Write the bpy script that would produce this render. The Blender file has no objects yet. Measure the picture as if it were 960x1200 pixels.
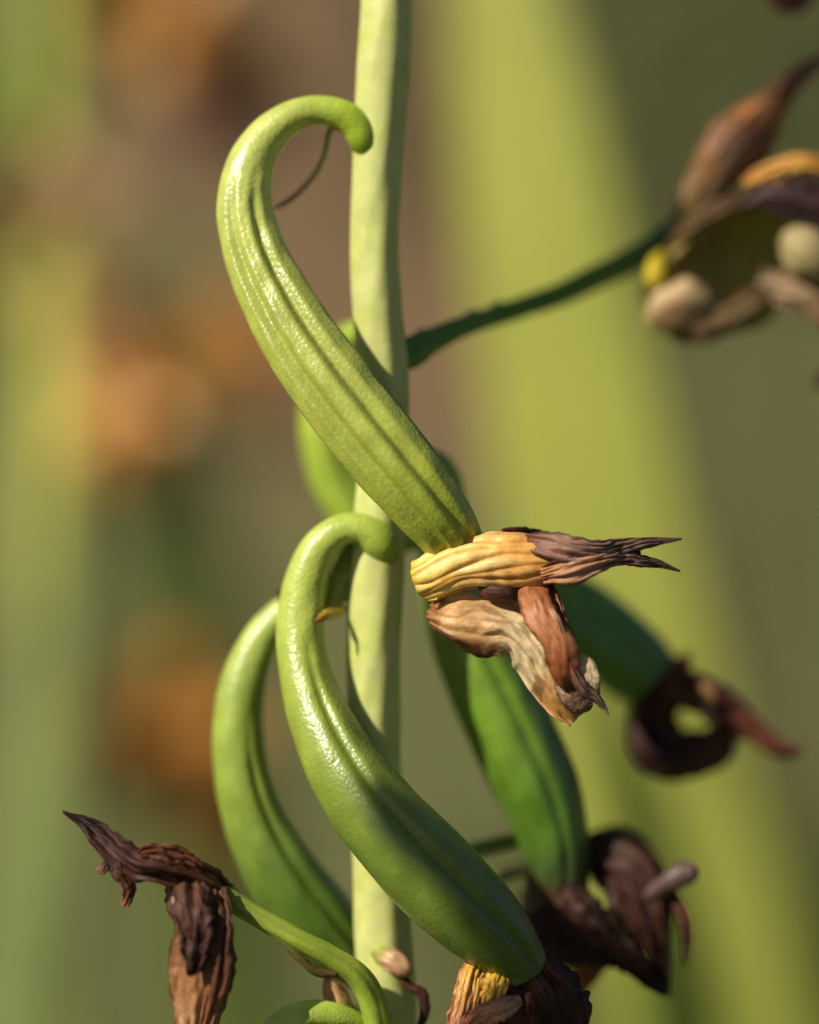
import bpy, math, random
from mathutils import Vector, noise, Matrix
random.seed(7)
R = math.radians
sc = bpy.context.scene
COL = sc.collection

# ------------------------------------------------------------------ camera
F_MM = 350.0                       # distance camera -> plane of sharp focus
CAM_Z = 620.0                      # mm above the ground
PITCH = R(-8)
CAM = Vector((0, -F_MM, CAM_Z))
FWD = Vector((0, math.cos(PITCH), math.sin(PITCH)))
RIGHT = Vector((1, 0, 0))
UP = Vector((0, -math.sin(PITCH), math.cos(PITCH)))
cam_d = bpy.data.cameras.new('camera')
cam = bpy.data.objects.new('camera', cam_d); COL.objects.link(cam)
cam.location = CAM * 0.001
cam.rotation_euler = (R(90) + PITCH, 0, 0)
cam_d.sensor_fit = 'VERTICAL'; cam_d.sensor_height = 36; cam_d.sensor_width = 28.8
cam_d.lens = 105
cam_d.clip_start = 0.01; cam_d.clip_end = 200
cam_d.dof.use_dof = True
cam_d.dof.focus_distance = (F_MM - 1.5) * 0.001
cam_d.dof.aperture_fstop = 4.2
sc.camera = cam

# ------------------------------------------------------------------ light
SUN_TO = Vector((-0.64, -0.44, 0.63)).normalized()     # towards the sun
elev = math.asin(SUN_TO.z); azim = math.atan2(SUN_TO.x, SUN_TO.y)
w = bpy.data.worlds.new('World'); sc.world = w; w.use_nodes = True
nt = w.node_tree; bg = nt.nodes['Background']
sky = nt.nodes.new('ShaderNodeTexSky'); sky.sky_type = 'NISHITA'; sky.sun_disc = False
sky.sun_elevation = elev; sky.sun_rotation = azim
nt.links.new(sky.outputs[0], bg.inputs[0]); bg.inputs[1].default_value = 0.05
sd = bpy.data.lights.new('sun', 'SUN'); sd.energy = 5.0; sd.angle = R(0.5); sd.color = (1.0, 0.93, 0.80)
sun = bpy.data.objects.new('sun', sd); COL.objects.link(sun)
sun.rotation_euler = SUN_TO.to_track_quat('Z', 'Y').to_euler()
sc.view_settings.view_transform = 'Standard'; sc.view_settings.look = 'None'
sc.view_settings.exposure = 0.22; sc.view_settings.gamma = 1
sc.render.engine = 'CYCLES'
sc.cycles.use_denoising = True
sc.cycles.max_bounces = 8; sc.cycles.diffuse_bounces = 4; sc.cycles.transmission_bounces = 4
sc.cycles.sample_clamp_indirect = 4

# ------------------------------------------------------------------ helpers
def at(px, py, d):
    """photo pixel + distance (mm) behind the plane of focus -> world mm"""
    s = (F_MM + d) / F_MM * 0.1
    return CAM + FWD * (F_MM + d) + RIGHT * ((px - 480) * s) + UP * ((600 - py) * s)
def pxmm(d): return (F_MM + d) / F_MM * 0.1
def lin(r, g, b):
    f = lambda c: (c/255/12.92) if c <= 10 else ((c/255 + .055)/1.055)**2.4
    return Vector((f(r), f(g), f(b)))
def mixv(a, b, t): t = max(0, min(1, t)); return a*(1-t) + b*t
def sm(a, b, x):
    t = max(0, min(1, (x-a)/(b-a))); return t*t*(3-2*t)
def ramp(stops, u):
    if u <= stops[0][0]: return stops[0][1]
    for (a, ca), (b, cb) in zip(stops, stops[1:]):
        if u <= b: return mixv(ca, cb, sm(a, b, u))
    return stops[-1][1]
def cr(pts, t):
    """Catmull-Rom through a list of tuples/vectors, t in 0..1"""
    n = len(pts) - 1
    x = min(max(t, 0), 1) * n; i = min(int(x), n-1); f = x - i
    p1 = pts[i]; p2 = pts[i+1]
    p0 = pts[i-1] if i > 0 else [2*a-b for a, b in zip(p1, p2)]
    p3 = pts[i+2] if i+2 <= n else [2*b-a for a, b in zip(p1, p2)]
    return [0.5*(2*b + (c-a)*f + (2*a-5*b+4*c-d)*f*f + (3*b-a-3*c+d)*f**3) for a, b, c, d in zip(p0, p1, p2, p3)]
def nz(x, y, z): return noise.noise(Vector((x, y, z)))

def build(name, verts, faces, uvs, cols, mat, parent=None, thick=0, sub=0):
    """verts in world mm; the object sits on its first vertex so its origin is on the thing"""
    me = bpy.data.meshes.new(name)
    o0 = Vector((0, 0, 0))
    me.from_pydata([tuple((v - o0)*0.001) for v in verts], [], faces)
    uvl = me.uv_layers.new(name='UVMap')
    ca = me.color_attributes.new('Col', 'FLOAT_COLOR', 'POINT')
    for i, c in enumerate(cols): ca.data[i].color = (max(c[0],0), max(c[1],0), max(c[2],0), 1)
    for p in me.polygons:
        p.use_smooth = True
        for li in p.loop_indices: uvl.data[li].uv = uvs[me.loops[li].vertex_index]
    me.materials.append(mat)
    o = bpy.data.objects.new(name, me); COL.objects.link(o)
    if parent is not None:
        o.parent = parent
        o.matrix_parent_inverse = parent.matrix_basis.inverted() if parent.parent is None else Matrix.Identity(4)
    if thick:
        m = o.modifiers.new('thickness', 'SOLIDIFY'); m.thickness = thick*0.001; m.offset = 0
    if sub:
        m = o.modifiers.new('smooth', 'SUBSURF'); m.levels = sub; m.render_levels = sub
    return o

def frame(path, i):
    a = path[max(i-1, 0)]; b = path[min(i+1, len(path)-1)]
    t = (b - a).normalized()
    v = -FWD - t * (-FWD).dot(t)
    v = v.normalized() if v.length > 1e-4 else UP
    s = t.cross(v).normalized()
    return t, v, s

def sweep(name, ctrl, col, mat, parent=None, n=90, m=48, ribs=(), ribfade=(0.0, 0.1, 0.95, 1.0), flat=1.0, lump=0.015,
          lumpscale=0.25, arc=None, thick=0, wr=0, wrn=9, seed=0, cap=True, twist=0.0, bumps=(), ribwob=0.0):
    """ctrl: (px, py, depth mm, radius px). ribs: (angle deg from the camera side, depth, width deg)"""
    pts = [tuple(at(x, y, d)) + (r*pxmm(d),) for x, y, d, r in ctrl]
    sam = [cr(pts, i/(n-1)) for i in range(n)]
    path = [Vector(p[:3]) for p in sam]
    V, UV, C, Fc = [], [], [], []
    closed = arc is None
    mm = m if closed else m+1
    for i in range(n):
        u = i/(n-1); t, v, s = frame(path, i); r0 = max(sam[i][3], 0.02)
        fade = sm(ribfade[0], ribfade[1], u) * (1 - sm(ribfade[2], ribfade[3], u))
        for j in range(mm):
            th = 2*math.pi*j/m if closed else R(arc[0]) + (R(arc[1])-R(arc[0]))*j/m
            k = 1.0; g = 0.0
            for (a, dep, wd) in ribs:
                dd = (math.degrees(th) - a - twist*u - ribwob*nz(u*4, a*.37, seed) + 180) % 360 - 180
                e = math.exp(-(dd/wd)**2); k -= dep*e*fade; g += e*fade
            for (bu, ba, bw, bl, bh) in bumps:
                dd = (math.degrees(th) - ba + 180) % 360 - 180
                k += bh*math.exp(-((u-bu)/bl)**2 - (dd/bw)**2)
            p = path[i]
            k += lump*nz(p.x*lumpscale + math.cos(th)*1.5, p.z*lumpscale + math.sin(th)*1.5, seed*3.1)*2
            if wr:
                k += wr*(math.sin(wrn*th + 3*nz(u*5, th, seed)) * 0.6 + 1.2*nz(th*wrn*0.4, u*6, seed+5))
            rr = r0*k
            V.append(p + v*(math.cos(th)*rr*flat) + s*(math.sin(th)*rr))
            UV.append((u, (th/(2*math.pi)) % 1.0 if closed else j/m))
            C.append(col(u, th, g, nz(p.x*0.3, p.z*0.3+th*0.7, seed)))
    for i in range(n-1):
        for j in range(m):
            a = i*mm + j; b = i*mm + (j+1) % mm
            Fc.append((a, b, b+mm, a+mm))
    if closed and cap:
        Fc.append(tuple(range(m-1, -1, -1))); Fc.append(tuple((n-1)*mm + j for j in range(m)))
    return build(name, V, Fc, UV, C, mat, parent, thick)

def hw_big(pts): return max(p[3] for p in pts) > 0.6
def ribbon(name, ctrl, col, mat, parent=None, n=36, m=14, cup=0.25, wr=0.3, wrn=4, rag=0.14, thick=0.13, seed=0, curl=0.0, lenwr=0.0, crease=0.4):
    """ctrl: (px, py, depth, half width px[, twist deg]); a petal-like strip, cup>0 bulges to the camera"""
    pts = [tuple(at(c[0], c[1], c[2])) + (c[3]*pxmm(c[2]), c[4] if len(c) > 4 else 0) for c in ctrl]
    sam = [cr(pts, i/(n-1)) for i in range(n)]
    path = [Vector(p[:3]) for p in sam]
    if hw_big(pts) and n >= 30 and parent is not None: n, m = max(n, 84), max(m, 34)
    sam = [cr(pts, i/(n-1)) for i in range(n)]
    path = [Vector(p[:3]) for p in sam]
    V, UV, C, Fc = [], [], [], []
    for i in range(n):
        u = i/(n-1); t, v, s = frame(path, i); hw = max(sam[i][3], 0.05); tw = R(sam[i][4])
        wd = s*math.cos(tw) + v*math.sin(tw); nn = v*math.cos(tw) - s*math.sin(tw)
        for j in range(m+1):
            q = 2*j/m - 1
            e = 1 + rag*(1.6*nz(u*7, q*0.4 + (3 if q > 0 else -3), seed*1.7) + 0.9*nz(u*22, 9 if q > 0 else -9, seed))
            ang = curl*q
            x = q*hw*e if abs(curl) < 1e-3 else math.sin(ang)/curl*hw*e
            z = cup*hw*(1-q*q) if abs(curl) < 1e-3 else (math.cos(ang)-1)/curl*hw*e
            z += wr*min(1, hw)*(math.sin(q*math.pi*wrn*0.5 + 2.5*nz(u*3, q, seed)) * 0.45 + 1.1*nz(q*wrn*0.9, u*3.5, seed+7)
                       + 0.55*nz(q*wrn*2.2, u*9, seed+2))
            z += crease*min(1, hw)*(-abs(nz(q*2.6 + .8*nz(u*4, q, seed), u*5, seed+13)) - .6*abs(nz(q*6 + u*2, u*11, seed+17)))
            z += lenwr*nz(u*12, q*1.5, seed+11)
            V.append(path[i] + wd*x + nn*z)
            UV.append((u, j/m)); C.append(col(u, j/m, nz(u*5, q*2, seed), nz(u*14, q*6, seed+3)))
    for i in range(n-1):
        for j in range(m):
            a = i*(m+1)+j; Fc.append((a, a+1, a+m+2, a+m+1))
    return build(name, V, Fc, UV, C, mat, parent, thick)

def patch(name, rows, col, mat, parent=None, n=56, m=36, wr=0.3, rag=0.0, thick=0.22, seed=0):
    """rows of (px, py, depth): a free-form sheet through all of them"""
    g = [[tuple(at(*p)) for p in r] for r in rows]
    V, UV, C, Fc = [], [], [], []
    for i in range(n):
        u = i/(n-1)
        for j in range(m+1):
            v = j/m
            uu = u + rag*nz(v*6, seed, 2)*sm(0.8, 1, u) ; vv = v
            row = [cr([r[k] for r in g], uu) for k in range(len(g[0]))]
            p = Vector(cr(row, vv))
            V.append(p - FWD*(wr*(1.0*nz(v*5, u*2.5, seed) + 0.3*nz(v*10, u*5, seed+4) + 0.12*nz(v*9, u*18, seed+8) - 1.1*abs(nz(v*2.2+u*2, u*3.5, seed+9)) - .3*abs(nz(v*7, u*9+v*3, seed+10))))
                     + UP*(rag*4*nz(u*14, v*2, seed+5)*(sm(.7, 1, v)+1-sm(0, .3, v))) + RIGHT*(rag*7*nz(v*9, seed, 3)*(1-sm(0, .12, u))))
            UV.append((u, v)); C.append(col(u, v, nz(u*5, v*4, seed), nz(u*14, v*12, seed+3)))
    for i in range(n-1):
        for j in range(m):
            a = i*(m+1)+j; Fc.append((a, a+1, a+m+2, a+m+1))
    return build(name, V, Fc, UV, C, mat, parent, thick)

# ------------------------------------------------------------------ materials
def nodes(name):
    m = bpy.data.materials.new(name); m.use_nodes = True
    t = m.node_tree; return m, t, t.nodes['Principled BSDF'], t.nodes.new, t.links.new
def skin_material(name, rough, cell, cellh, mott, sss, spec=0.5, streak=0.0):
    """living plant skin: pigment and painted shade from Col, fine mottling, tiny raised cells that glint"""
    m, t, b, N, L = nodes(name)
    c = N('ShaderNodeVertexColor'); c.layer_name = 'Col'
    tc = N('ShaderNodeTexCoord')
    n1 = N('ShaderNodeTexNoise'); n1.inputs['Scale'].default_value = 420; n1.inputs['Detail'].default_value = 5
    L(tc.outputs['Object'], n1.inputs['Vector'])
    vo = N('ShaderNodeTexVoronoi'); vo.inputs['Scale'].default_value = cell; L(tc.outputs['Object'], vo.inputs['Vector'])
    mr = N('ShaderNodeMapRange'); mr.inputs[1].default_value = 0.3; mr.inputs[2].default_value = 0.7
    mr.inputs[3].default_value = 1-mott; mr.inputs[4].default_value = 1+mott
    L(n1.outputs['Fac'], mr.inputs[0])
    mul = N('ShaderNodeVectorMath'); mul.operation = 'SCALE'; L(c.outputs[0], mul.inputs[0]); L(mr.outputs[0], mul.inputs['Scale'])
    last = mul.outputs[0]
    # pale flecks, one per cell
    fl = N('ShaderNodeMapRange'); fl.inputs[1].default_value = 0.0; fl.inputs[2].default_value = 0.35
    fl.inputs[3].default_value = 1.12; fl.inputs[4].default_value = 0.97
    L(vo.outputs['Distance'], fl.inputs[0])
    m2 = N('ShaderNodeVectorMath'); m2.operation = 'SCALE'; L(last, m2.inputs[0]); L(fl.outputs[0], m2.inputs['Scale'])
    L(m2.outputs[0], b.inputs['Base Color'])
    # relief: cells + slow unevenness
    n2 = N('ShaderNodeTexNoise'); n2.inputs['Scale'].default_value = 1500; n2.inputs['Detail'].default_value = 3
    L(tc.outputs['Object'], n2.inputs['Vector'])
    ad = N('ShaderNodeMath'); ad.operation = 'MULTIPLY_ADD'
    L(vo.outputs['Distance'], ad.inputs[0]); ad.inputs[1].default_value = -1.0; L(n2.outputs['Fac'], ad.inputs[2])
    bu = N('ShaderNodeBump'); bu.inputs['Distance'].default_value = cellh*0.001; bu.inputs['Strength'].default_value = 0.6
    L(ad.outputs[0], bu.inputs['Height']); L(bu.outputs[0], b.inputs['Normal'])
    rr = N('ShaderNodeMapRange'); rr.inputs[3].default_value = rough-0.1; rr.inputs[4].default_value = rough+0.14
    L(n1.outputs['Fac'], rr.inputs[0]); L(rr.outputs[0], b.inputs['Roughness'])
    b.inputs['Specular IOR Level'].default_value = spec
    b.inputs['Subsurface Weight'].default_value = sss
    b.inputs['Subsurface Radius'].default_value = (0.9, 1.2, 0.25); b.inputs['Subsurface Scale'].default_value = 0.0012
    return m
def petal_material(name, transl, rough, veins, gloss=0.35):
    m, t, b, N, L = nodes(name)
    c = N('ShaderNodeVertexColor'); c.layer_name = 'Col'
    uv = N('ShaderNodeUVMap'); uv.uv_map = 'UVMap'
    mp = N('ShaderNodeMapping'); mp.inputs['Scale'].default_value = (3.5, veins, 1); L(uv.outputs[0], mp.inputs[0])
    n1 = N('ShaderNodeTexNoise'); n1.inputs['Scale'].default_value = 1; n1.inputs['Detail'].default_value = 6; n1.inputs['Roughness'].default_value = 0.65
    L(mp.outputs[0], n1.inputs['Vector'])
    tc = N('ShaderNodeTexCoord')
    n2 = N('ShaderNodeTexNoise'); n2.inputs['Scale'].default_value = 900; n2.inputs['Detail'].default_value = 6; n2.inputs['Roughness'].default_value = 0.7
    L(tc.outputs['Object'], n2.inputs['Vector'])
    mr = N('ShaderNodeMapRange'); mr.inputs[1].default_value = 0.3; mr.inputs[2].default_value = 0.7; mr.inputs[3].default_value = 0.78; mr.inputs[4].default_value = 1.17
    L(n1.outputs['Fac'], mr.inputs[0])
    mr2 = N('ShaderNodeMapRange'); mr2.inputs[1].default_value = 0.3; mr2.inputs[2].default_value = 0.7; mr2.inputs[3].default_value = 0.7; mr2.inputs[4].default_value = 1.26
    L(n2.outputs['Fac'], mr2.inputs[0])
    mm = N('ShaderNodeMath'); mm.operation = 'MULTIPLY'; L(mr.outputs[0], mm.inputs[0]); L(mr2.outputs[0], mm.inputs[1])
    mul = N('ShaderNodeVectorMath'); mul.operation = 'SCALE'; L(c.outputs[0], mul.inputs[0]); L(mm.outputs[0], mul.inputs['Scale'])
    L(mul.outputs[0], b.inputs['Base Color'])
    b.inputs['Roughness'].default_value = rough; b.inputs['Specular IOR Level'].default_value = gloss
    ad = N('ShaderNodeMath'); ad.operation = 'MULTIPLY_ADD'; L(n1.outputs['Fac'], ad.inputs[0]); ad.inputs[1].default_value = 1.1; L(n2.outputs['Fac'], ad.inputs[2])
    bu = N('ShaderNodeBump'); bu.inputs['Distance'].default_value = 0.00009; bu.inputs['Strength'].default_value = 0.9
    L(ad.outputs[0], bu.inputs['Height']); L(bu.outputs[0], b.inputs['Normal'])
    tr = N('ShaderNodeBsdfTranslucent'); L(mul.outputs[0], tr.inputs[0]); L(bu.outputs[0], tr.inputs['Normal'])
    mx = N('ShaderNodeMixShader'); mx.inputs[0].default_value = transl
    L(b.outputs[0], mx.inputs[1]); L(tr.outputs[0], mx.inputs[2]); L(mx.outputs[0], t.nodes['Material Output'].inputs[0])
    return m
POD = skin_material('pod_skin', 0.33, 2100, 0.075, 0.13, 0.12, 0.55)
STEM = skin_material('stem_skin', 0.46, 2200, 0.03, 0.09, 0.12, 0.4)
PETAL = petal_material('dried_petal', 0.28, 0.36, 15, .5)
CRISP = petal_material('crisp_dark_petal', 0.10, 0.5, 26, 0.28)
FLESH = petal_material('yellow_petal_base', 0.18, 0.34, 26, 0.5)
LEAF = petal_material('leaf_blade', 0.35, 0.45, 30)

# pigments
G_STEM = lin(196, 197, 124); G_STEM2 = lin(176, 183, 92)
G_LIGHT = lin(160, 180, 62); G_MID = lin(132, 158, 44); G_DEEP = lin(86, 124, 34); G_DARK = lin(58, 92, 34)
YEL = lin(236, 186, 60); ORA = lin(214, 150, 52); TAN = lin(196, 150, 92); CREAM = lin(232, 208, 158)
RUST = lin(150, 84, 46); BROWN = lin(92, 52, 30); DARK = lin(46, 25, 19); PURP = lin(96, 66, 62)

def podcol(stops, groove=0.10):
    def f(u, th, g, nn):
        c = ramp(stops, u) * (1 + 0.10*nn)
        return mixv(c, c*0.72, min(g, 1)*groove*4)  # grooves darkened in the colour to stand in for shade
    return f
def petcol(stops, edge=None, ew=0.12, spot=None, sa=0.0):
    def f(u, v, n1, n2):
        c = ramp(stops, u + 0.07*n1)
        if edge is not None:
            e = min(v, 1-v, ); c = mixv(c, edge, (1 - sm(0, ew, e + 0.05*n2))*0.8)
        if spot is not None: c = mixv(c, spot, sm(0.05, 0.35, n1 + 0.4*n2)*sa)
        return c*(1 + 0.22*n2)
    return f
def flat_col(*cs):
    st = [(i/max(1, len(cs)-1), c) for i, c in enumerate(cs)]
    return petcol(st)

# ------------------------------------------------------------------ the ground and the bank behind
def ground():
    V, UV, C, Fc = [], [], [], []
    nx, ny = 90, 120
    for j in range(ny):
        y = -1500 + (j/(ny-1))**1.5*60000
        for i in range(nx):
            q = (i/(nx-1) - 0.5)*2
            x = (q*0.25 + q**3*0.75)*40000
            z = 1500*sm(1500, 3600, y) + 2500*sm(3000, 20000, y)
            z += 30*nz(x/400, y/400, 0) + 60*nz(x/1500, y/1500, 4)*sm(800, 2000, y) - 20
            V.append(Vector((x, y, z))); UV.append((x/1000, y/1000)); C.append(Vector((0.2, 0.2, 0.1)))
    for j in range(ny-1):
        for i in range(nx-1):
            a = j*nx+i; Fc.append((a, a+1, a+nx+1, a+nx))
    m, t, b, N, L = nodes('mossy_soil')
    tc = N('ShaderNodeTexCoord')
    n1 = N('ShaderNodeTexNoise'); n1.inputs['Scale'].default_value = 3.0; n1.inputs['Detail'].default_value = 4; L(tc.outputs['Object'], n1.inputs['Vector'])
    r1 = N('ShaderNodeValToRGB'); e = r1.color_ramp.elements
    e[0].position = 0.42; e[0].color = (*lin(86, 88, 47), 1); e[1].position = 0.62; e[1].color = (*lin(108, 85, 58), 1)
    # a bare strip of brown soil runs up the mossy bank
    mp = N('ShaderNodeMapping'); mp.inputs['Location'].default_value = (0.05, -0.70, -0.58); mp.inputs['Scale'].default_value = (1, 0.3, 1); L(tc.outputs['Object'], mp.inputs[0])
    ln = N('ShaderNodeVectorMath'); ln.operation = 'LENGTH'; L(mp.outputs[0], ln.inputs[0])
    mr = N('ShaderNodeMapRange'); mr.inputs[1].default_value = 0.10; mr.inputs[2].default_value = 0.36; mr.inputs[3].default_value = 0.18; mr.inputs[4].default_value = -0.16
    L(ln.outputs['Value'], mr.inputs[0])
    ad = N('ShaderNodeMath'); ad.operation = 'ADD'; L(n1.outputs['Fac'], ad.inputs[0]); L(mr.outputs[0], ad.inputs[1])
    L(ad.outputs[0], r1.inputs[0])
    n2 = N('ShaderNodeTexNoise'); n2.inputs['Scale'].default_value = 25; n2.inputs['Detail'].default_value = 6; L(tc.outputs['Object'], n2.inputs['Vector'])
    m2 = N('ShaderNodeMapRange'); m2.inputs[3].default_value = 0.6; m2.inputs[4].default_value = 1.4; L(n2.outputs['Fac'], m2.inputs[0])
    mul = N('ShaderNodeVectorMath'); mul.operation = 'SCALE'; L(r1.outputs[0], mul.inputs[0]); L(m2.outputs[0], mul.inputs['Scale'])
    L(mul.outputs[0], b.inputs['Base Color']); b.inputs['Roughness'].default_value = 0.95
    bu = N('ShaderNodeBump'); bu.inputs['Distance'].default_value = 0.03; L(n2.outputs['Fac'], bu.inputs['Height']); L(bu.outputs[0], b.inputs['Normal'])
    o = build('ground', V, Fc, UV, C, m); o['kind'] = 'structure'
    o['label'] = 'blurred brown and moss green bank behind the plants'
ground()

# ------------------------------------------------------------------ the orchid stalk
def empty(name, loc_mm, label, cat, group=None):
    o = bpy.data.objects.new(name, None); COL.objects.link(o); o.location = loc_mm*0.001
    o.empty_display_size = 0.01
    o['label'] = label; o['category'] = cat
    if group: o['group'] = group
    return o
base = at(470, 1200, 8); base = Vector((base.x+6, base.y+10, 0))
PLANT = empty('orchid_stalk', base, 'upright green orchid stalk with curved ribbed seed pods and withered brown flowers', 'orchid')

def stem():
    ctrl = [(466, -520, 10, 22), (462, -250, 9, 28), (454, 0, 8, 31.5), (446, 130, 8, 30.5), (439, 260, 8, 29.5), (442, 360, 8, 29.5), (449, 440, 8.5, 30.5),
            (449, 540, 9, 30), (443, 640, 9, 32), (438, 740, 9, 32), (438, 850, 9, 31.5), (442, 960, 9, 31.5), (447, 1060, 9, 33), (452, 1150, 9, 35.5), (455, 1260, 9, 34)]
    pts = ctrl + [(462, 1700, 14, 36), (470, 2600, 20, 38), (478, 4200, 20, 42), (480, 6300, 20, 45)]
    def col(u, th, g, nn): return mixv(G_STEM, G_STEM2, 0.4+0.7*nn)*(1+0.08*nn)
    return sweep('stem', pts, col, STEM, PLANT, n=420, m=56, lump=0.03, lumpscale=0.12, ribs=[(-14, -.03, 16), (-58, .07, 26), (40, .02, 16), (100, .03, 20)], ribfade=(-.2, -.1, 1.1, 1.2))
stem_o = stem()

def valves(angles, dep, wd, lip=.022):
    out = []
    for a in angles: out += [(a, dep, wd), (a-wd*1.5, -lip, wd*.55), (a+wd*1.5, -lip, wd*.55)]
    return out
RIBS6 = valves((27, -24, -84, -145, 155, 88), .20, 10, .03)
RIBS3 = valves((-20, 100, -140), .15, 9, .006) + [(-72, .13, 34)]

# --- pod: upper, in focus
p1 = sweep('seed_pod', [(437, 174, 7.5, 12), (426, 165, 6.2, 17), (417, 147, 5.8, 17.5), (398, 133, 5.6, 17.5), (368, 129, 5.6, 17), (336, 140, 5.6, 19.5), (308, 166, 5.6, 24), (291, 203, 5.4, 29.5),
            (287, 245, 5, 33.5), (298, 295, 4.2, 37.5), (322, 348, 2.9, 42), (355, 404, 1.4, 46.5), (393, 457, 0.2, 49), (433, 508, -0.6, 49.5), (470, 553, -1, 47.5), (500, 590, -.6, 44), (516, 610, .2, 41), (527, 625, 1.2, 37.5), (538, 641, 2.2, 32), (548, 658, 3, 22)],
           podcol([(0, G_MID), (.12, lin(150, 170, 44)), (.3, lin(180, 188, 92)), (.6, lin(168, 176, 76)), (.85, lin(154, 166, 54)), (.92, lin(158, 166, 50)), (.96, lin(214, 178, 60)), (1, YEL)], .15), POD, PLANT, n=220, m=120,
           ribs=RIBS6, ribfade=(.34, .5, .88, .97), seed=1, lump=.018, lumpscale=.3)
# --- pod: lower, hanging before the stem
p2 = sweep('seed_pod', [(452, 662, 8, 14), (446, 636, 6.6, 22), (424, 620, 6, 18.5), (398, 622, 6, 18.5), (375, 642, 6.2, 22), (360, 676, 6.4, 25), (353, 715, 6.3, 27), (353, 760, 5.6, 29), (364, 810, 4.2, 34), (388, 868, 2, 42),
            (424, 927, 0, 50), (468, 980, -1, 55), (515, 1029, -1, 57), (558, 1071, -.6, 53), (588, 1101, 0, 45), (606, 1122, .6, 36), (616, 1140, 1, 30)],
           podcol([(0, G_MID), (.15, lin(172, 188, 80)), (.35, lin(172, 184, 80)), (.5, lin(144, 158, 60)), (.7, lin(104, 124, 44)), (.9, lin(72, 96, 34)), (1, lin(64, 84, 32))], .08), POD, PLANT, n=200, m=110,  # green deepens along the pod, with shade painted in towards the tip
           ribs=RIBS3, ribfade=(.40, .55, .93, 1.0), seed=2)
# --- pod: left, half behind the stem
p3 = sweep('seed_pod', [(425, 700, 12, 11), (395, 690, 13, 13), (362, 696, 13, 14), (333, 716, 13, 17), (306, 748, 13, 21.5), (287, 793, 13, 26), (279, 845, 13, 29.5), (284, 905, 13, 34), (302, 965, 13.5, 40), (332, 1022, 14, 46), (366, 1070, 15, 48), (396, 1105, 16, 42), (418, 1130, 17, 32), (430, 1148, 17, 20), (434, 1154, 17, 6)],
           podcol([(0, G_MID), (.2, lin(176, 190, 96)), (.45, lin(140, 158, 60)), (.7, lin(84, 112, 36)), (1, lin(58, 84, 28))]), POD, PLANT, n=140, m=80,  # lower half carries painted shade on top of its deeper green
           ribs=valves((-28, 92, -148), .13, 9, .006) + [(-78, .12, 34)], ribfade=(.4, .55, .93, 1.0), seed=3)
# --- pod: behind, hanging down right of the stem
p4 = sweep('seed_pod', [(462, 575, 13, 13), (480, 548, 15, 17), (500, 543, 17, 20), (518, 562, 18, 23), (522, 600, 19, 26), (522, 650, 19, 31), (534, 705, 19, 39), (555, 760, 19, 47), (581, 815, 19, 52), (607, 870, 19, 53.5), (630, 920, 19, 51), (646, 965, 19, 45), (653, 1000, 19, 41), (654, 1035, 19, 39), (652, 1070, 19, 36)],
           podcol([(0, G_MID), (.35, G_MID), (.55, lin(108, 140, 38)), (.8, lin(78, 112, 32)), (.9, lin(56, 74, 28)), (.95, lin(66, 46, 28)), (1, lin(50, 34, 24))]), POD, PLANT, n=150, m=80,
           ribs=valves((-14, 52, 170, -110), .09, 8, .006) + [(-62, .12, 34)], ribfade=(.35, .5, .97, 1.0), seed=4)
# --- pod: rear right
p5 = sweep('seed_pod', [(462, 640, 14, 13), (485, 628, 20, 17), (520, 632, 26, 22), (565, 652, 30, 30), (612, 682, 32, 40), (660, 715, 33, 47), (705, 747, 34, 49), (742, 776, 34, 45), (766, 796, 34, 38)],
           podcol([(0, G_MID), (.4, G_MID), (.7, lin(92, 138, 52)), (1, lin(84, 120, 44))]), POD, PLANT, n=120, m=72, ribs=valves((-10, 110, -130), .1, 13), ribfade=(.35, .5, .95, 1.0), seed=5)
# --- pod: rear left, seen between the upper pod and the stem
p6 = sweep('seed_pod', [(452, 410, 14, 12), (430, 392, 20, 15), (408, 396, 26, 17), (388, 425, 30, 21), (378, 470, 33, 26), (384, 520, 34, 31), (402, 570, 35, 33), (428, 615, 35, 30), (450, 650, 35, 22), (460, 665, 35, 14)],
           podcol([(0, G_LIGHT), (.5, G_LIGHT), (1, G_MID)]), POD, PLANT, n=90, m=60, ribs=RIBS3, ribfade=(.4, .55, .93, 1), seed=6)
# --- pod: at the bottom edge, its arch just in view
p7 = sweep('seed_pod', [(445, 1225, 7, 12), (425, 1206, 4, 15), (395, 1192, 2, 16), (362, 1190, 1, 18), (330, 1205, 0, 21), (308, 1240, 0, 25), (298, 1290, 0, 30), (305, 1350, 0, 36), (330, 1420, 0, 42), (370, 1490, 0, 46), (410, 1550, 0, 36), (430, 1580, 0, 22)],
           podcol([(0, G_LIGHT), (.5, lin(176, 192, 84)), (1, G_MID)]), POD, PLANT, n=110, m=64, ribs=RIBS3, ribfade=(.4, .55, .93, 1), seed=7)

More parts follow.
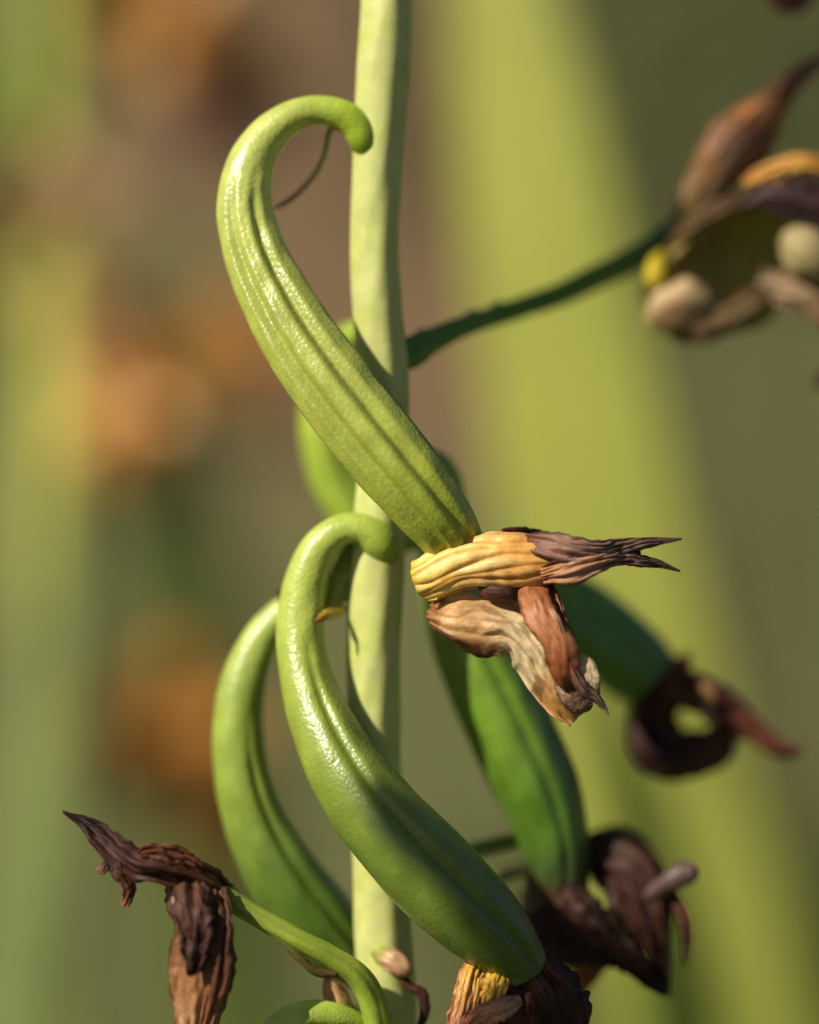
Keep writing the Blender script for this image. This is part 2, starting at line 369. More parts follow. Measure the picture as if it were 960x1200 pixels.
# --- flower on the upper pod
def Z(x, y, d): return (400 + x/2.286, 560 + y/2.286, d)
def ZR(x, y, d, r, *a): return Z(x, y, d) + (r/2.286,) + a
def hood_col(u, th, g, nn):
    c = ramp([(0, lin(206, 180, 50)), (.10, lin(250, 214, 110)), (.34, lin(252, 210, 128)), (.48, lin(238, 180, 98)), (.57, lin(168, 108, 68)), (.68, lin(124, 84, 66)), (.85, lin(100, 66, 56)), (1, DARK)], u + 0.09*nn + 0.05*math.sin(th*3))
    return mixv(c, c*Vector((.85, .6, .32)), min(max(g, 0), 1)*.75)*(1+.15*nn)
FOLDS = [(-124, .05, 12), (-88, .10, 9), (-66, .04, 5), (-40, .13, 9), (-22, .05, 5), (6, .12, 8), (34, .06, 6), (46, .08, 6), (140, .08, 14), (-160, .08, 14)]
sweep('sepal_hood', [ZR(212, 276, 1, 58), ZR(240, 266, 0.6, 62), ZR(290, 243, 0.2, 66), ZR(355, 226, 0, 72), ZR(425, 222, 0, 77), ZR(490, 226, 0, 75), ZR(555, 228, 0, 66), ZR(620, 224, 0, 52), ZR(680, 214, 0, 38), ZR(730, 207, 0, 28), ZR(775, 200, 0, 19), ZR(800, 196, 0, 9)],
      hood_col, FLESH, p1, n=150, m=150, arc=(-262, 58), thick=.28, wr=.012, wrn=7, seed=3, lump=.035, lumpscale=.6, flat=1.02, ribs=FOLDS, ribfade=(-.1, .06, .8, 1), twist=-40, ribwob=26)
ribbon('withered_sepal', [ZR(470, 165, .5, 20, 30), ZR(530, 172, -2.5, 34, 20), ZR(610, 190, -4.5, 38, 10), ZR(690, 196, -3.5, 30, -10), ZR(745, 186, -2, 22, 0), ZR(800, 174, -1, 15, 20), ZR(860, 168, 0, 9, 20), ZR(912, 164, 0, 1.2, 0)],
       petcol([(0, BROWN), (.25, lin(150, 112, 94)), (.6, lin(128, 96, 84)), (1, lin(54, 38, 38))], DARK, .12), CRISP, p1, n=70, m=24, cup=.4, wr=.45, wrn=6, rag=.14, seed=11, crease=.75)
ribbon('withered_sepal', [ZR(430, 144, 1, 8, 0), ZR(480, 148, 2, 16, 0), ZR(540, 160, 3, 20, 0), ZR(600, 185, 3, 18, 10), ZR(660, 205, 2, 14, 0)],
       petcol([(0, BROWN), (.4, DARK), (1, BROWN)], DARK, .15), CRISP, p1, n=40, m=12, cup=.3, wr=.4, seed=12)
ribbon('withered_sepal', [ZR(540, 262, -3, 30, -10), ZR(620, 246, -4.6, 38, 0), ZR(700, 220, -3.6, 28, 0), ZR(755, 213, -2, 20, 10), ZR(805, 222, -1, 16, 20), ZR(855, 232, 0, 9, 10), ZR(908, 250, 0, 1.2, 0)],
       petcol([(0, lin(170, 112, 70)), (.25, lin(184, 140, 108)), (.55, lin(132, 98, 82)), (1, lin(36, 26, 28))], DARK, .12), CRISP, p1, n=70, m=24, cup=.4, wr=.45, wrn=6, rag=.16, seed=13, crease=.75)
def lipcol(u, v, n1, n2):
    c = mixv(lin(222, 176, 116), lin(240, 216, 166), sm(.26, .5, u + .1*n1)*(1-sm(.62, .78, u)))
    c = mixv(c, lin(206, 150, 84), sm(.66, .85, u))
    c = mixv(c, lin(150, 88, 48), (1-sm(.0, .10, u + .08*n1))*.8)
    c = mixv(c, lin(96, 48, 26), sm(.58, .86, v + .16*n1)*(1-sm(.34, .48, u + .1*n2)))
    c = mixv(c, lin(180, 122, 72), .4*sm(.1, .3, n2)*(1-sm(.4, .6, u)))
    vein = abs(nz(v*7 + 1.2*nz(u*3, v*2, 5), u*1.6, 31))
    c = mixv(c, c*Vector((.62, .5, .38)), (1-sm(0, .09, vein))*.55)
    c = mixv(c, lin(120, 66, 36), .55*sm(.22, .42, nz(u*9, v*5, 44)))
    c = mixv(c, lin(250, 226, 180), (1-sm(0, .05, v))*.6 + sm(.95, 1, v)*.5*sm(.45, .6, u))  # bright rim painted on the edges, as if they caught light
    return c*(1+.25*n2)
patch('withered_lip', [[Z(252, 322, 2.5), Z(236, 345, 1.5), Z(234, 372, 1), Z(240, 398, 1), Z(268, 420, 2)],
        [Z(312, 314, 0), Z(296, 350, -1.2), Z(290, 385, -1.6), Z(298, 425, -1.4), Z(325, 462, 0.5)],
        [Z(392, 310, 0), Z(376, 345, -1), Z(372, 390, -2), Z(374, 440, -2), Z(386, 482, -.5)],
        [Z(482, 334, .5), Z(466, 372, -1), Z(452, 405, -2.4), Z(444, 440, -2.4), Z(440, 474, -1)],
        [Z(556, 400, -1.2), Z(534, 432, -2.4), Z(512, 462, -2.8), Z(490, 490, -2.0), Z(468, 514, 0)],
        [Z(604, 480, -1.4), Z(578, 505, -2.4), Z(552, 530, -2.6), Z(530, 552, -1.6), Z(510, 576, 0)],
        [Z(632, 570, -1.2), Z(614, 588, -2), Z(592, 602, -2.2), Z(574, 616, -1.4), Z(556, 630, 0)],
        [Z(646, 632, 1), Z(636, 640, 0), Z(628, 650, -1), Z(618, 658, -1.2), Z(610, 666, -1)]],
      lipcol, PETAL, p1, n=150, m=80, wr=.62, rag=.10, thick=.14, seed=21)
ribbon('withered_petal', [ZR(508, 290, -1, 44, 0), ZR(520, 335, -3, 44, 0), ZR(540, 385, -4.4, 42, 5), ZR(576, 430, -4.8, 42, 5), ZR(592, 480, -4.8, 44, 0), ZR(598, 525, -4.4, 34, -10), ZR(610, 565, -3.4, 18, -10)],
       petcol([(0, lin(170, 104, 60)), (.4, lin(198, 128, 82)), (.8, lin(156, 86, 52)), (1, BROWN)], lin(110, 60, 38), .12), PETAL, p1, n=50, m=22, cup=.4, wr=.2, wrn=1.4, rag=.09, seed=22, crease=.1)
ribbon('withered_petal', [ZR(552, 292, 0, 20, 20), ZR(578, 350, -2, 22, 20), ZR(600, 420, -3, 22, 10), ZR(620, 490, -3, 16, 0), ZR(634, 530, -3, 7, 0)],
       petcol([(0, RUST), (.5, lin(150, 90, 62)), (1, BROWN)], BROWN, .2), PETAL, p1, n=44, m=12, cup=.5, wr=.3, seed=23)
ribbon('withered_petal', [ZR(562, 352, -4.6, 7, 0), ZR(576, 380, -5, 11, 0), ZR(592, 420, -5, 10, 0), ZR(602, 470, -5, 9, 0), ZR(622, 520, -4.6, 12, 0), ZR(650, 565, -4, 17, 0), ZR(682, 590, -3.5, 13, 0), ZR(704, 615, -3, 7, 0), ZR(716, 636, -3, 1, 0)],
       petcol([(0, lin(200, 150, 106)), (.3, lin(160, 104, 72)), (.6, lin(124, 90, 76)), (1, lin(150, 122, 108))], BROWN, .2), CRISP, p1, n=60, m=12, cup=.8, wr=.3, wrn=3, rag=.18, seed=24)
ribbon('withered_petal', [ZR(628, 470, -3, 8, 0), ZR(652, 500, -3.6, 25, 0), ZR(666, 545, -3.6, 29, -15), ZR(684, 582, -3, 12, -15)],
       petcol([(0, lin(206, 178, 130)), (.6, lin(216, 190, 148)), (1, lin(160, 130, 100))], lin(170, 136, 100), .12), PETAL, p1, n=36, m=16, cup=.3, wr=.1, rag=.06, seed=25, crease=.12)
ribbon('withered_petal', [ZR(585, 545, -2, 22, 0), ZR(612, 575, -3, 34, 0), ZR(640, 600, -2.6, 32, 0), ZR(672, 606, -2, 14, 0)],
       petcol([(0, lin(130, 90, 62)), (.5, lin(146, 112, 88)), (1, lin(120, 92, 80))], BROWN, .15), PETAL, p1, n=36, m=16, cup=.3, wr=.12, wrn=2, rag=.10, seed=26, crease=.15)
sweep('withered_column', [ZR(372, 292, 0, 8), ZR(395, 302, -1, 22), ZR(428, 306, -1.5, 26), ZR(462, 312, -1, 22), ZR(480, 318, 0, 8)], lambda u, th, g, nn: mixv(BROWN, DARK, .5+nn), CRISP, p1, n=30, m=24, lump=.1, lumpscale=1.5)

# --- flower at the tip of the lower pod
ribbon('withered_petal', [(566, 1118, 1, 12, 0), (553, 1142, -1, 14, 0), (546, 1175, -2, 17, 0), (535, 1215, -2, 16, 0), (520, 1255, 0, 4, 0)], petcol([(0, YEL), (.35, lin(226, 168, 74)), (.7, lin(188, 126, 96)), (1, BROWN)], lin(150, 90, 60), .15), PETAL, p2, cup=.5, seed=31)
ribbon('withered_petal', [(590, 1128, 0, 14, 0), (581, 1152, -2, 15, 0), (574, 1180, -2, 13, 0), (566, 1215, -1, 8, 0)], petcol([(0, lin(190, 170, 50)), (.4, YEL), (1, ORA)], ORA, .15), FLESH, p2, cup=.5, seed=32)
ribbon('withered_petal', [(610, 1172, -2, 6, 0), (590, 1182, -4, 13, 0), (565, 1192, -4, 14, 0), (545, 1210, -3, 10, 0)], petcol([(0, lin(216, 160, 124)), (.6, lin(200, 140, 104)), (1, RUST)], RUST, .15), PETAL, p2, cup=.4, seed=33)
ribbon('withered_petal', [(616, 1128, 1, 24, 0), (636, 1152, 0, 34, 0), (652, 1180, 0, 38, 0), (668, 1215, 1, 26, 0), (678, 1250, 2, 4, 0)], petcol([(0, BROWN), (.5, DARK), (1, BROWN)], DARK, .2), CRISP, p2, cup=.5, wr=.7, wrn=5, rag=.18, seed=34)
ribbon('withered_petal', [(602, 1130, 2, 26, 0), (604, 1160, 1, 34, 0), (610, 1195, 1, 34, 0), (612, 1240, 2, 14, 0)], petcol([(0, BROWN), (.5, lin(84, 48, 34)), (1, DARK)], DARK, .2), CRISP, p2, cup=.5, wr=.7, wrn=5, seed=35)

# --- flower at the tip of the pod that hangs behind
D4 = 19
ribbon('withered_petal', [(650, 1050, D4-3, 34, 0), (676, 1085, D4-4, 38, 0), (706, 1106, D4-4, 28, 0), (738, 1128, D4-4, 17, 0), (778, 1166, D4-4, 2, 0)], petcol([(0, lin(64, 38, 25)), (.4, DARK), (1, DARK)], DARK, .2), CRISP, p4, cup=.4, wr=.8, wrn=5, rag=.2, seed=41)
ribbon('withered_petal', [(672, 1000, D4+3, 14, 0), (704, 1004, D4+2, 25, 0), (738, 1030, D4, 34, 0), (758, 1074, D4-1, 32, 0), (770, 1118, D4-1, 17, 0), (783, 1170, D4-1, 1, 0)], petcol([(0, lin(70, 54, 30)), (.3, lin(66, 37, 24)), (1, DARK)], DARK, .2), CRISP, p4, cup=.4, wr=.8, wrn=5, rag=.16, seed=42)
ribbon('withered_petal', [(684, 996, D4+5, 10, 0), (712, 984, D4+7, 17, 0), (748, 998, D4+8, 17, 0), (768, 1018, D4+6, 6, 0)], petcol([(0, lin(104, 96, 46)), (1, BROWN)], BROWN, .2), PETAL, p4, cup=.4, seed=43)
ribbon('withered_petal', [(716, 1030, D4+3, 6, 0), (722, 1056, D4+2, 11, 0), (728, 1090, D4+2, 13, 0), (742, 1112, D4+2, 4, 0)], petcol([(0, YEL), (.6, lin(200, 180, 50)), (1, lin(140, 130, 40))]), FLESH, p4, cup=.4, seed=44)
ribbon('withered_petal', [(640, 1040, D4+4, 24, 0), (638, 1080, D4+3, 28, 0), (655, 1110, D4+2, 24, 0), (676, 1130, D4+2, 8, 0)], petcol([(0, BROWN), (1, DARK)], DARK, .2), CRISP, p4, cup=.4, wr=.6, seed=45)
ribbon('withered_petal', [(700, 1105, D4+3, 18, 0), (690, 1135, D4+3, 18, 0), (680, 1158, D4+3, 11, 0), (676, 1178, D4+3, 1, 0)], petcol([(0, BROWN), (.6, lin(170, 96, 44)), (1, RUST)]), PETAL, p4, cup=.4, seed=46)
ribbon('withered_petal', [(788, 1044, D4-1, 6, 0), (801, 1075, D4-2, 8, 0), (806, 1105, D4-2, 6, 0), (804, 1132, D4-2, 2, 0)], petcol([(0, BROWN), (1, DARK)]), CRISP, p4, cup=.4, wr=.3, seed=47)
sweep('flower_column', [(756, 1052, D4-1, 7), (772, 1042, D4-2, 10), (788, 1032, D4-3, 13), (802, 1024, D4-3, 15), (812, 1018, D4-3, 12), (817, 1014, D4-3, 4)], lambda u, th, g, nn: mixv(lin(92, 66, 58), lin(124, 100, 94), u*.8+nn), PETAL, p4, n=30, m=24, lump=.06, lumpscale=1)

# --- flower on the rear right pod
D5 = 34
ribbon('withered_petal', [(770, 800, D5, 20, 0), (756, 835, D5-3, 20, 0), (762, 872, D5-5, 30, 0), (790, 888, D5-5, 28, 0), (826, 884, D5-4, 26, 0), (848, 858, D5-3, 18, 0), (850, 838, D5-2, 8, 0)], petcol([(0, BROWN), (.4, DARK), (.8, BROWN), (1, RUST)], DARK, .25), CRISP, p5, n=60, cup=.5, wr=.9, wrn=4, rag=.15, seed=51)
ribbon('withered_petal', [(752, 806, D5, 10, 0), (778, 800, D5-3, 20, 0), (810, 806, D5-4, 23, 0), (838, 822, D5-4, 22, 0), (864, 844, D5-4, 18, 0), (894, 866, D5-4, 13, 0), (920, 878, D5-4, 10, 0), (942, 880, D5-4, 4, 0)], petcol([(0, BROWN), (.4, lin(96, 54, 40)), (.7, lin(130, 74, 56)), (1, lin(120, 66, 54))], BROWN, .2), PETAL, p5, n=60, cup=.5, wr=.8, wrn=4, rag=.2, seed=52)
ribbon('withered_petal', [(766, 790, D5+1, 10, 0), (780, 782, D5-2, 13, 0), (798, 778, D5-2, 11, 0), (808, 764, D5-2, 2, 0)], petcol([(0, ORA), (.5, RUST), (1, RUST)]), PETAL, p5, cup=.4, seed=53)
ribbon('withered_petal', [(822, 800, D5-7, 4, 0), (828, 812, D5-7, 8, 0), (834, 824, D5-7, 4, 0)], petcol([(0, TAN), (1, TAN)]), PETAL, p5, cup=.4, seed=54)
ribbon('withered_petal', [(824, 828, D5-7, 4, 0), (830, 838, D5-7, 8, 0), (837, 850, D5-7, 4, 0)], petcol([(0, lin(180, 130, 110)), (1, TAN)]), PETAL, p5, cup=.4, seed=55)
ribbon('withered_petal', [(778, 815, D5+2, 22, 0), (770, 850, D5+3, 26, 0), (790, 880, D5+3, 26, 0), (830, 872, D5+3, 20, 0)], petcol([(0, BROWN), (1, DARK)], DARK, .2), CRISP, p5, cup=-.4, wr=.8, seed=56)

# --- lower left: a withered flower on its own stalk
fs = sweep('flower_stem', [(462, 1265, 6, 16), (446, 1215, 3, 16), (436, 1172, 1.5, 16), (418, 1142, 0, 14.5), (388, 1122, -1, 13.5), (350, 1102, -2, 13), (312, 1080, -2, 12.5), (282, 1062, -2, 13), (262, 1048, -2, 15), (250, 1040, -2, 12)],
           podcol([(0, G_LIGHT), (.4, lin(150, 168, 56)), (.8, lin(128, 140, 48)), (1, lin(110, 90, 40))]), STEM, PLANT, n=90, m=40, lump=.05, ribs=[(30, .1, 15), (-60, .1, 20)])
ribbon('withered_sepal', [(262, 1050, -2, 18, 0), (232, 1030, -4, 24, 10), (196, 1016, -5, 25, 20), (160, 1010, -5, 23, 20), (128, 988, -4, 17, 10), (102, 966, -3, 9, 0), (74, 951, -3, 1, 0)], petcol([(0, lin(110, 70, 40)), (.3, lin(70, 36, 24)), (1, lin(44, 23, 18))], DARK, .15), CRISP, fs, n=70, m=20, cup=.6, wr=.7, wrn=5, rag=.18, seed=61)
ribbon('withered_sepal', [(160, 1004, -5, 4, 20), (178, 998, -6, 10, 20), (203, 1002, -6, 13, 20), (226, 1014, -5, 11, 20), (246, 1030, -4, 5, 10)], petcol([(0, lin(110, 62, 46)), (.5, lin(124, 72, 52)), (1, BROWN)], DARK, .2), CRISP, fs, n=44, m=16, cup=.8, wr=.8, wrn=6, rag=.15, seed=62)
ribbon('withered_petal', [(136, 1000, -4, 14, 0), (143, 1022, -5, 11, 20), (152, 1038, -5, 8, 40), (150, 1052, -5, 7, 20), (145, 1062, -5, 3, 0)], petcol([(0, DARK), (.6, BROWN), (1, lin(160, 96, 76))]), CRISP, fs, cup=.4, wr=.4, rag=.2, seed=63)
ribbon('withered_petal', [(126, 1012, -5, 5, 0), (121, 1018, -5, 6, 0), (114, 1021, -5, 3, 0)], petcol([(0, DARK), (1, lin(150, 100, 80))]), CRISP, fs, n=14, cup=.4, wr=.2, seed=64)
ribbon('withered_lip', [(222, 1030, -2, 30, 0), (230, 1058, -4, 34, 0), (235, 1088, -5, 27, 0), (234, 1118, -5, 36, 0), (234, 1155, -5, 36, 0), (230, 1200, -4, 26, 0), (222, 1250, -3, 10, 0)], petcol([(0, lin(104, 72, 44)), (.35, lin(124, 82, 50)), (.55, lin(178, 124, 82)), (1, lin(214, 168, 122))], BROWN, .14, lin(70, 38, 26), .45), PETAL, fs, n=80, m=30, cup=.45, wr=.75, wrn=2.2, rag=.14, seed=65, crease=.25)
ribbon('withered_petal', [(222, 1040, -6, 24, 0), (226, 1070, -8, 22, 0), (230, 1100, -8.5, 17, 0), (228, 1128, -8.5, 13, 0), (222, 1143, -8, 3, 0)], petcol([(0, lin(84, 52, 36)), (1, lin(52, 28, 26))], DARK, .2), CRISP, fs, n=40, cup=.5, wr=.6, wrn=4, rag=.2, seed=66)
ribbon('withered_petal', [(254, 1044, -4, 12, 0), (262, 1070, -6, 11, 0), (260, 1100, -7, 14, 0), (258, 1135, -7, 18, 0), (250, 1170, -6, 15, 0), (238, 1210, -5, 8, 0)], petcol([(0, lin(104, 70, 40)), (.5, lin(90, 54, 38)), (1, lin(140, 92, 60))], DARK, .18), CRISP, fs, n=50, cup=.6, wr=.5, wrn=3, rag=.15, seed=67)
ribbon('bract', [(396, 1142, -1, 4, 0), (372, 1139, -1.5, 5, 0), (352, 1124, -2, 4.5, 0), (336, 1106, -2, 4, 0), (318, 1090, -2.5, 2, 0)], petcol([(0, lin(96, 72, 40)), (.6, lin(110, 100, 40)), (1, G_MID)]), PETAL, fs, n=30, m=8, cup=.5, wr=.1, seed=68)

# --- right: a drooping flower on a long dark stalk
DB = 36
fb = sweep('flower_stem', [(452, 425, 9, 16), (478, 414, 12, 20), (508, 398, 15, 15.5), (548, 381, 19, 13.5), (600, 364, 24, 13.5), (650, 347, 28, 14), (705, 322, 32, 16), (752, 298, DB, 17), (790, 272, DB+2, 16), (812, 262, DB+3, 14)],
           podcol([(0, G_DEEP), (.3, G_DEEP), (1, G_DARK)]), STEM, PLANT, n=110, m=40, lump=.06, ribs=[(0, .1, 15), (90, .1, 20), (-80, .1, 16)], bumps=[(.42, -95, 22, .012, .35), (.36, -95, 22, .012, .3), (.2, -95, 22, .015, .2)])
olive = lambda u, th, g, nn: mixv(ramp([(0, lin(190, 160, 100)), (.25, lin(170, 150, 90)), (.5, lin(166, 170, 86)), (1, lin(150, 130, 90))], u), lin(140, 104, 72), .25+.8*nn)*(1+.2*nn)
sweep('flower_hood', [(770, 322, DB+2, 10), (780, 336, DB+1, 36), (802, 338, DB, 56), (838, 322, DB, 72), (876, 300, DB, 74), (918, 288, DB, 66), (962, 298, DB, 66), (1010, 320, DB, 50), (1030, 330, DB, 10)], olive, CRISP, fb, n=80, m=60, lump=.07, lumpscale=.3, flat=.8, wr=.04, wrn=6, arc=(48, 318), thick=.5,
      bumps=[(.62, -100, 40, .12, -.25)])
ribbon('withered_petal', [(766, 338, DB-2, 8, 0), (784, 372, DB-5, 18, 0), (818, 384, DB-7, 21, 0), (856, 372, DB-7, 18, 0), (898, 346, DB-6, 12, 0), (930, 330, DB-4, 3, 0)], petcol([(0, lin(176, 150, 96)), (.4, lin(128, 100, 62)), (1, lin(110, 92, 56))], lin(96, 66, 44), .2), PETAL, fb, cup=.5, wr=.5, seed=76)
ribbon('withered_petal', [(778, 300, DB-2, 4, 0), (806, 270, DB-5, 9, 0), (842, 246, DB-6, 11, 0), (884, 230, DB-6, 9, 0), (920, 224, DB-5, 3, 0)], petcol([(0, lin(120, 96, 56)), (1, lin(96, 66, 50))], BROWN, .2), CRISP, fb, cup=.5, wr=.4, seed=77)
ribbon('withered_sepal', [(796, 272, DB, 14, 0), (828, 222, DB-1, 27, 0), (862, 178, DB-2, 34, 0), (892, 138, DB-2, 26, 0), (918, 108, DB-2, 15, 0), (944, 84, DB-2, 10, 0), (985, 50, DB-2, 3, 0)], petcol([(0, lin(160, 130, 76)), (.4, lin(164, 108, 66)), (.55, lin(216, 150, 84)), (.66, lin(160, 100, 70)), (1, lin(140, 90, 80))], lin(130, 84, 54), .15), PETAL, fb, n=50, cup=.4, wr=.8, wrn=4, seed=71)
ribbon('withered_petal', [(872, 216, DB-9, 6, 0), (900, 204, DB-10, 12, 0), (935, 194, DB-10, 13, 0), (985, 196, DB-9, 8, 0)], petcol([(0, ORA), (.6, lin(230, 172, 86)), (1, ORA)]), FLESH, fb, cup=.5, wr=.4, seed=72)
ribbon('withered_petal', [(866, 238, DB-8, 10, 0), (905, 226, DB-9, 20, 0), (945, 236, DB-9, 27, 0), (1000, 262, DB-8, 26, 0)], petcol([(0, lin(90, 66, 48)), (.4, lin(74, 50, 50)), (1, lin(84, 58, 60))], DARK, .15), PETAL, fb, cup=.5, wr=.6, seed=73)
sweep('pale_lobe', [(922, 276, DB-6, 6), (932, 284, DB-8, 20), (944, 296, DB-9, 27), (954, 312, DB-8, 24), (958, 328, DB-6, 8)], lambda u, th, g, nn: mixv(lin(190, 170, 122), lin(140, 126, 74), .35+nn), CRISP, fb, n=30, m=30, lump=.14, lumpscale=.5, wr=.04, wrn=4)
sweep('pale_lobe', [(824, 346, DB-3, 6), (814, 350, DB-5, 23), (800, 357, DB-6.5, 30), (784, 366, DB-6.5, 27), (772, 376, DB-5, 18), (768, 384, DB-4, 5)], lambda u, th, g, nn: mixv(mixv(lin(196, 170, 126), lin(140, 106, 66), .3+nn), lin(120, 84, 44), math.exp(-((u-.55)/.16)**2 - ((th if th < 3.14 else th-6.28)/.6)**2)*.8), CRISP, fb, n=34, m=30, lump=.12, lumpscale=.5, wr=.04, wrn=4)
sweep('pale_lobe', [(776, 296, DB-4, 4), (771, 310, DB-6, 12), (769, 326, DB-7, 13), (772, 342, DB-6, 5)], lambda u, th, g, nn: lin(190, 166, 36), CRISP, fb, n=20, m=18)
ribbon('withered_petal', [(890, 330, DB-6, 20, 0), (920, 340, DB-7, 20, 0), (950, 356, DB-7, 18, 0), (1000, 400, DB-6, 10, 0)], petcol([(0, lin(120, 96, 60)), (.5, lin(190, 158, 120)), (1, lin(150, 110, 84))], BROWN, .15), PETAL, fb, cup=.5, wr=.5, seed=74)
ribbon('withered_petal', [(1005, 390, DB-6, 10, 0), (985, 420, DB-5, 10, 0), (962, 446, DB-4, 6, 0), (952, 455, DB-4, 1, 0)], petcol([(0, BROWN), (1, DARK)]), CRISP, fb, cup=.5, wr=.3, seed=75)
# --- a bud hanging into the top right corner from further up the stalk
ft = sweep('flower_stem', [(462, -260, 9, 14), (520, -300, 14, 14), (640, -320, 24, 13), (780, -270, 32, 13), (880, -160, 36, 12), (925, -60, 36, 12), (930, -30, 36, 10)], podcol([(0, G_DEEP), (1, G_DARK)]), STEM, PLANT, n=70, m=28, lump=.05)
sweep('withered_bud', [(932, -48, 36, 10), (932, -30, 36, 22), (927, -12, 35, 29), (921, 3, 35, 25), (917, 14, 35, 9)], lambda u, th, g, nn: mixv(lin(96, 44, 54), lin(150, 84, 92), .4+nn+.4*math.sin(th)), PETAL, ft, n=30, m=28, lump=.1, wr=.05, lumpscale=.6)

# --- bracts, buds and small stalks on the stem
ribbon('bract', [(412, 634, 8, 5, 0), (406, 660, 8.5, 12, 0), (398, 685, 8.5, 15, 0), (390, 706, 8, 9, 0), (386, 718, 7, 4, 0)], petcol([(0, G_MID), (.6, lin(178, 184, 92)), (1, lin(196, 176, 70))]), LEAF, PLANT, n=26, cup=.5, wr=.2, seed=81)
ribbon('bract', [(404, 712, 8, 4, 0), (393, 718, 6, 6, 0), (381, 721, 3.6, 6, 0), (370, 728, 2.4, 1.5, 0)], petcol([(0, lin(196, 196, 70)), (.6, lin(222, 184, 54)), (1, lin(150, 90, 40))]), FLESH, PLANT, n=18, m=10, cup=.5, wr=.1, seed=82)
ribbon('bract', [(340, 718, 11, 5, 0), (334, 706, 11, 6, 0), (329, 696, 11, 4, 0), (326, 690, 11, 1, 0)], petcol([(0, lin(150, 110, 60)), (1, BROWN)]), PETAL, PLANT, n=16, m=8, cup=.5, wr=.1, seed=83)
sweep('tendril', [(402, 152, 6.4, 4), (390, 149, 7.4, 4), (384, 160, 8.6, 3.4), (381, 178, 9.6, 3), (370, 202, 10.6, 3), (352, 224, 11, 3), (334, 238, 11, 3), (321, 244, 11, 1.5)], lambda u, th, g, nn: mixv(lin(140, 136, 56), lin(120, 84, 44), sm(.45, .85, u)), STEM, PLANT, n=50, m=12)
sweep('bud', [(440, 1116, 6.6, 8), (452, 1121, 5.4, 13), (464, 1128, 4.6, 14), (474, 1136, 4.4, 11), (480, 1142, 4.6, 4)], lambda u, th, g, nn: mixv(G_LIGHT, mixv(lin(222, 172, 132), lin(150, 90, 66), sm(.75, 1, u)), sm(.1, .45, u)+nn*.5), PETAL, PLANT, n=30, m=28, lump=.10, lumpscale=.8, wr=.06, wrn=5)
sweep('bud', [(404, 1200, 5, 16), (398, 1180, 4.4, 17), (392, 1164, 4, 14), (386, 1150, 3.8, 8), (382, 1142, 3.8, 2)], lambda u, th, g, nn: mixv(lin(196, 190, 104), mixv(lin(206, 150, 100), lin(140, 84, 60), sm(.7, 1, u+nn*.3)), sm(.1, .6, u+nn*.3)), PETAL, PLANT, n=30, m=28, lump=.10, lumpscale=.7, wr=.07, wrn=4)
ribbon('bract', [(468, 1140, 5, 4, 0), (480, 1156, 5, 5, 0), (494, 1164, 5, 6, 0), (498, 1185, 5, 6, 0), (488, 1212, 5, 2, 0)], petcol([(0, BROWN), (1, DARK)]), CRISP, PLANT, n=24, m=8, cup=.4, wr=.3, seed=84)
sweep('flower_stem', [(450, 1035, 12, 8), (500, 1012, 16, 9), (545, 999, 20, 9.5), (580, 990, 22, 10), (604, 984, 23, 9), (616, 982, 23, 3)], podcol([(0, G_DEEP), (.6, lin(120, 136, 50)), (.92, lin(180, 170, 50)), (1, YEL)]), STEM, PLANT, n=40, m=20, lump=.05)
sweep('flower_stem', [(450, 1060, 14, 6), (520, 1045, 22, 6), (570, 1032, 26, 6.5), (600, 1022, 27, 7), (625, 1015, 27, 5)], lambda u, th, g, nn: mixv(G_DEEP, lin(130, 110, 60), u), STEM, PLANT, n=40, m=20, lump=.05)

# ------------------------------------------------------------------ plants behind
def leaf_blade(label, ctrl, stops, cup, seed, group):
    o = ribbon('broad_leaf', ctrl, petcol(stops), LEAF, None, n=50, m=16, cup=cup, wr=1.0, wrn=2, rag=.02, thick=.8, seed=seed)
    o['label'] = label; o['category'] = 'leaf'; o['group'] = group
    return o
LG = 'blurred long leaves behind the stalk'
leaf_blade('wide pale yellow green blade rising behind the seed pods', [(1090, 3600, 260, 40, 0), (960, 1900, 260, 110, 0), (860, 1300, 258, 125, 10), (770, 950, 255, 125, 20), (690, 600, 250, 120, 30), (640, 300, 245, 110, 35), (590, 0, 240, 82, 38), (545, -260, 235, 36, 38), (520, -420, 230, 2, 38)],
           [(0, lin(130, 138, 50)), (.5, lin(176, 180, 84)), (1, lin(186, 186, 104))], .1, 91, LG)
leaf_blade('darker green blade with a shaded fold low behind the withered flowers', [(1000, 3600, 200, 40, 0), (880, 2000, 200, 60, 0), (830, 1400, 200, 66, -30), (770, 1050, 198, 50, -40), (715, 850, 196, 30, -40), (690, 720, 195, 2, -40)],
           [(0, lin(90, 110, 40)), (1, lin(120, 136, 50))], .3, 92, LG)
leaf_blade('pale grey green blade leaning low beside the dark withered flower', [(-260, 3400, 330, 50, 0), (-40, 1500, 330, 60, 20), (20, 1150, 330, 55, 20), (50, 900, 328, 45, 20), (60, 700, 326, 20, 20), (62, 560, 325, 2, 20)],
           [(0, lin(120, 136, 80)), (1, lin(160, 170, 100))], .2, 93, LG)
leaf_blade('deep green blurred blade crossing behind the uppermost orange blooms', [(-700, 2600, 420, 60, 0), (-300, 1100, 420, 70, 0), (-80, 400, 420, 75, -20), (30, 130, 415, 70, -20), (100, -60, 410, 50, -20), (150, -250, 405, 2, -20)],
           [(0, lin(84, 110, 40)), (1, lin(88, 112, 44))], .2, 94, LG)
